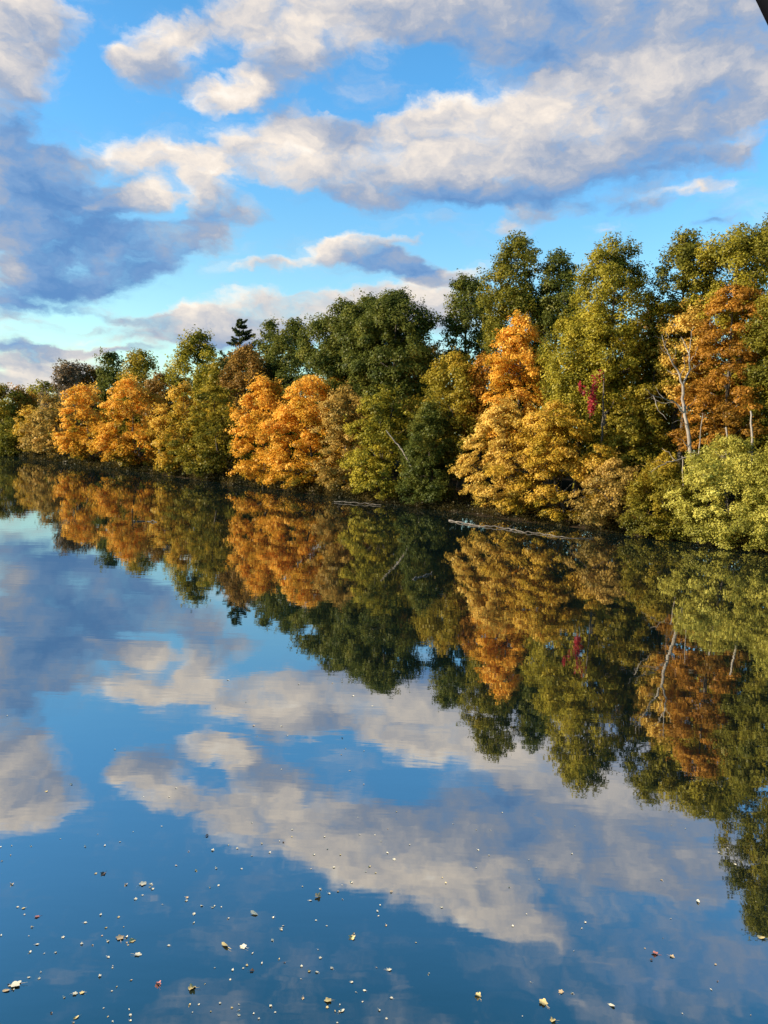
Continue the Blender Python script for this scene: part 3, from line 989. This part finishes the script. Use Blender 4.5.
def float_leaf(px, py, size_px, key, label, group):
    p = on_level(px, py, 0.0)
    d = np.linalg.norm(p - EYE)
    src = protos[key][int(rng.integers(0, 4))]
    if src.name in used:
        o = src.copy(); col.objects.link(o)
    else:
        o = src; used.add(src.name)
    s = .72 * size_px * d / FOCAL
    o.location = (float(p[0]), float(p[1]), .004)
    o.scale = (s, s * rng.uniform(.7, 1.1), s * rng.uniform(.8, 1.4))
    o.rotation_euler = (rng.normal(0, .10), rng.normal(0, .10), rng.uniform(0, 6.28))
    tag(o, label, 'leaf', group)


GL = 'fallen leaves floating on the river'
for args in [
    (15, 985, 14, 'pale', 'largest curled pale leaf afloat by the lower left corner'),
    (6, 991, 8, 'tan', 'tan leaf touching the largest curled pale leaf'),
    (120, 938, 10, 'tan', 'tan leaf, left one of a close orange pair afloat'),
    (132, 941, 8, 'yellow', 'yellow leaf, right one of a close orange pair afloat'),
    (225, 946, 12, 'yellow', 'big upright yellow leaf afloat in open blue reflection'),
    (243, 947, 9, 'pale', 'pale ragged leaf right of the big upright yellow leaf'),
    (158, 984, 9, 'pink', 'pinkish red leaf floating alone on the blue reflection'),
    (37, 917, 6, 'pink', 'dull reddish leaf, upper of the two left hand red ones'),
    (254, 914, 11, 'pale', 'long slanting pale leaf under the reflected cloud edge'),
    (318, 897, 10, 'tan', 'tan leaf with upright stalk below the reflected white cloud'),
    (103, 874, 8, 'dark', 'dark brown curled leaf with a pale rim, upper left'),
    (207, 836, 5, 'dark', 'dark leaf on the edge of the reflected cloud'),
    (143, 884, 10, 'pale', 'pale ragged leaf right of the dark curled leaf'),
    (192, 989, 10, 'yellow', 'yellow leaf by a small fleck near the bottom'),
    (138, 955, 9, 'pale', 'pale broad leaf below the orange pair'),
    (75, 994, 6, 'pale', 'upright pale leaf, left of an upright pair'),
    (82, 993, 6, 'yellow', 'upright yellowish leaf, right of an upright pair'),
    (76, 1018, 7, 'yellow', 'yellow leaf lowest under the upright pair'),
    (352, 938, 9, 'yellow', 'yellow leaf in the dim middle of the lower water'),
    (328, 1001, 9, 'yellow', 'tall yellow leaf standing on edge near the bottom'),
    (342, 1011, 7, 'pale', 'bright white oval leaf near the bottom'),
    (478, 996, 9, 'yellow', 'yellow crumpled leaf in the lower middle'),
    (543, 1003, 11, 'yellow', 'broad yellow leaf right of the crumpled one'),
    (561, 992, 7, 'tan', 'tan cupped leaf above the broad yellow one'),
    (553, 1021, 8, 'yellow', 'yellow leaf cut by the bottom edge of the view'),
    (655, 954, 8, 'pink', 'reddish leaf floating on the grey reflection at right'),
    (672, 957, 6, 'tan', 'tan leaf right of the reddish one'),
    (698, 902, 8, 'pale', 'pale curled leaf under the reflected dark tree tips'),
    (761, 938, 9, 'yellow', 'yellow leaf against the lowest reflected tree tip'),
    (389, 970, 7, 'pale', 'pale leaf alone left of the grey reflection'),
    (612, 1006, 8, 'pale', 'thin pale slanting leaf in the lower right'),
    (252, 971, 6, 'dark', 'ragged brown leaf clump in the lower water'),
]:
    float_leaf(*args, GL)

pools = {'pale': 'small pale leaf fleck scattered on the smooth water', 'yellow': 'small yellow leaf fleck scattered on the smooth water',
         'tan': 'small tan leaf fleck scattered on the smooth water', 'dark': 'tiny dark leaf fleck scattered on the smooth water'}
rafts = [(rng.uniform(0, 390), 1018 - 150 * rng.uniform() ** .9) for _ in range(15)]
for k in range(250):
    key = rng.choice(list(pools), p=[.72, .14, .10, .04])
    u = rng.uniform()
    if u < .34:
        px, py = rng.uniform(0, 400), 1024 - 190 * rng.uniform() ** .9
    elif u < .62:                       # drifted together in loose rafts
        cx, cy_ = rafts[int(rng.integers(0, len(rafts)))]
        px, py = cx + rng.normal(0, 17), min(1023, cy_ + rng.normal(0, 6))
    elif u < .84:
        px, py = rng.uniform(300, 768), 1022 - 210 * rng.uniform()
    else:
        px, py = rng.uniform(0, 420), rng.uniform(680, 850)
    sz = rng.uniform(2.0, 4.6) * (1 if py > 850 else .75) * (.8 if px > 420 else 1)
    float_leaf(px, py, sz, key, pools[key], 'small leaf flecks on the river, ' + key)
for key in protos:
    for o in protos[key]:
        if o.name not in used:
            bpy.data.objects.remove(o)

# ------------------------------------------------------------------ the truss bridge the picture is taken from
root = empty('truss_bridge', (0, -2, 4.4), label='dark steel truss bridge whose slanting brace clips the upper right corner', cat='bridge')


def box_between(a, b, w, h, up):
    a, b, up = np.array(a, float), np.array(b, float), np.array(up, float)
    t = unit(b - a); s = unit(np.cross(t, up)); u = np.cross(s, t)
    v = []
    for e in (a, b):
        for i, j in ((-1, -1), (1, -1), (1, 1), (-1, 1)):
            v.append(e + s * w / 2 * i + u * h / 2 * j)
    m = MB()
    m.quads(v, [[0, 1, 2, 3], [7, 6, 5, 4], [0, 4, 5, 1], [1, 5, 6, 2], [2, 6, 7, 3], [3, 7, 4, 0]])
    return m


ORG = np.array([0, -2, 4.4])
e0, e1 = at_depth(755.5, 0, .9), at_depth(768, 26, .9)
t = unit(e1 - e0)
side = unit(np.cross(t, -CM[:, 2]))
if side @ CM[:, 0] < 0:
    side = -side
low = e0 + t * ((4.4 - e0[2]) / t[2]) + side * .06 + CM[:, 2] * .02
high = e0 + t * ((8.6 - e0[2]) / t[2]) + side * .06 + CM[:, 2] * .02
box_between(low, high, .12, .04, -CM[:, 2]).build('diagonal_brace', STEEL, root, origin=ORG)
box_between((-14, -1.4, 4.32), (14, -1.4, 4.32), 4.4, .16, (0, 0, 1)).build('deck', STEEL, root, origin=ORG)

# ------------------------------------------------------------------ render settings
vs = scene.view_settings
vs.view_transform = 'Standard'
vs.look = 'None'
vs.gamma = 1.0
vs.use_curve_mapping = False
vs.exposure = EXPOSURE
scene.render.engine = 'CYCLES'
cy = scene.cycles
cy.max_bounces, cy.diffuse_bounces, cy.glossy_bounces = 7, 5, 3
cy.transmission_bounces, cy.transparent_max_bounces = 3, 4
cy.use_denoising = True
cy.denoiser = 'OPENIMAGEDENOISE'
cy.denoising_input_passes = 'RGB_ALBEDO_NORMAL'
cy.sample_clamp_indirect = 4.0
cy.caustics_reflective = cy.caustics_refractive = False
scene.render.use_persistent_data = False
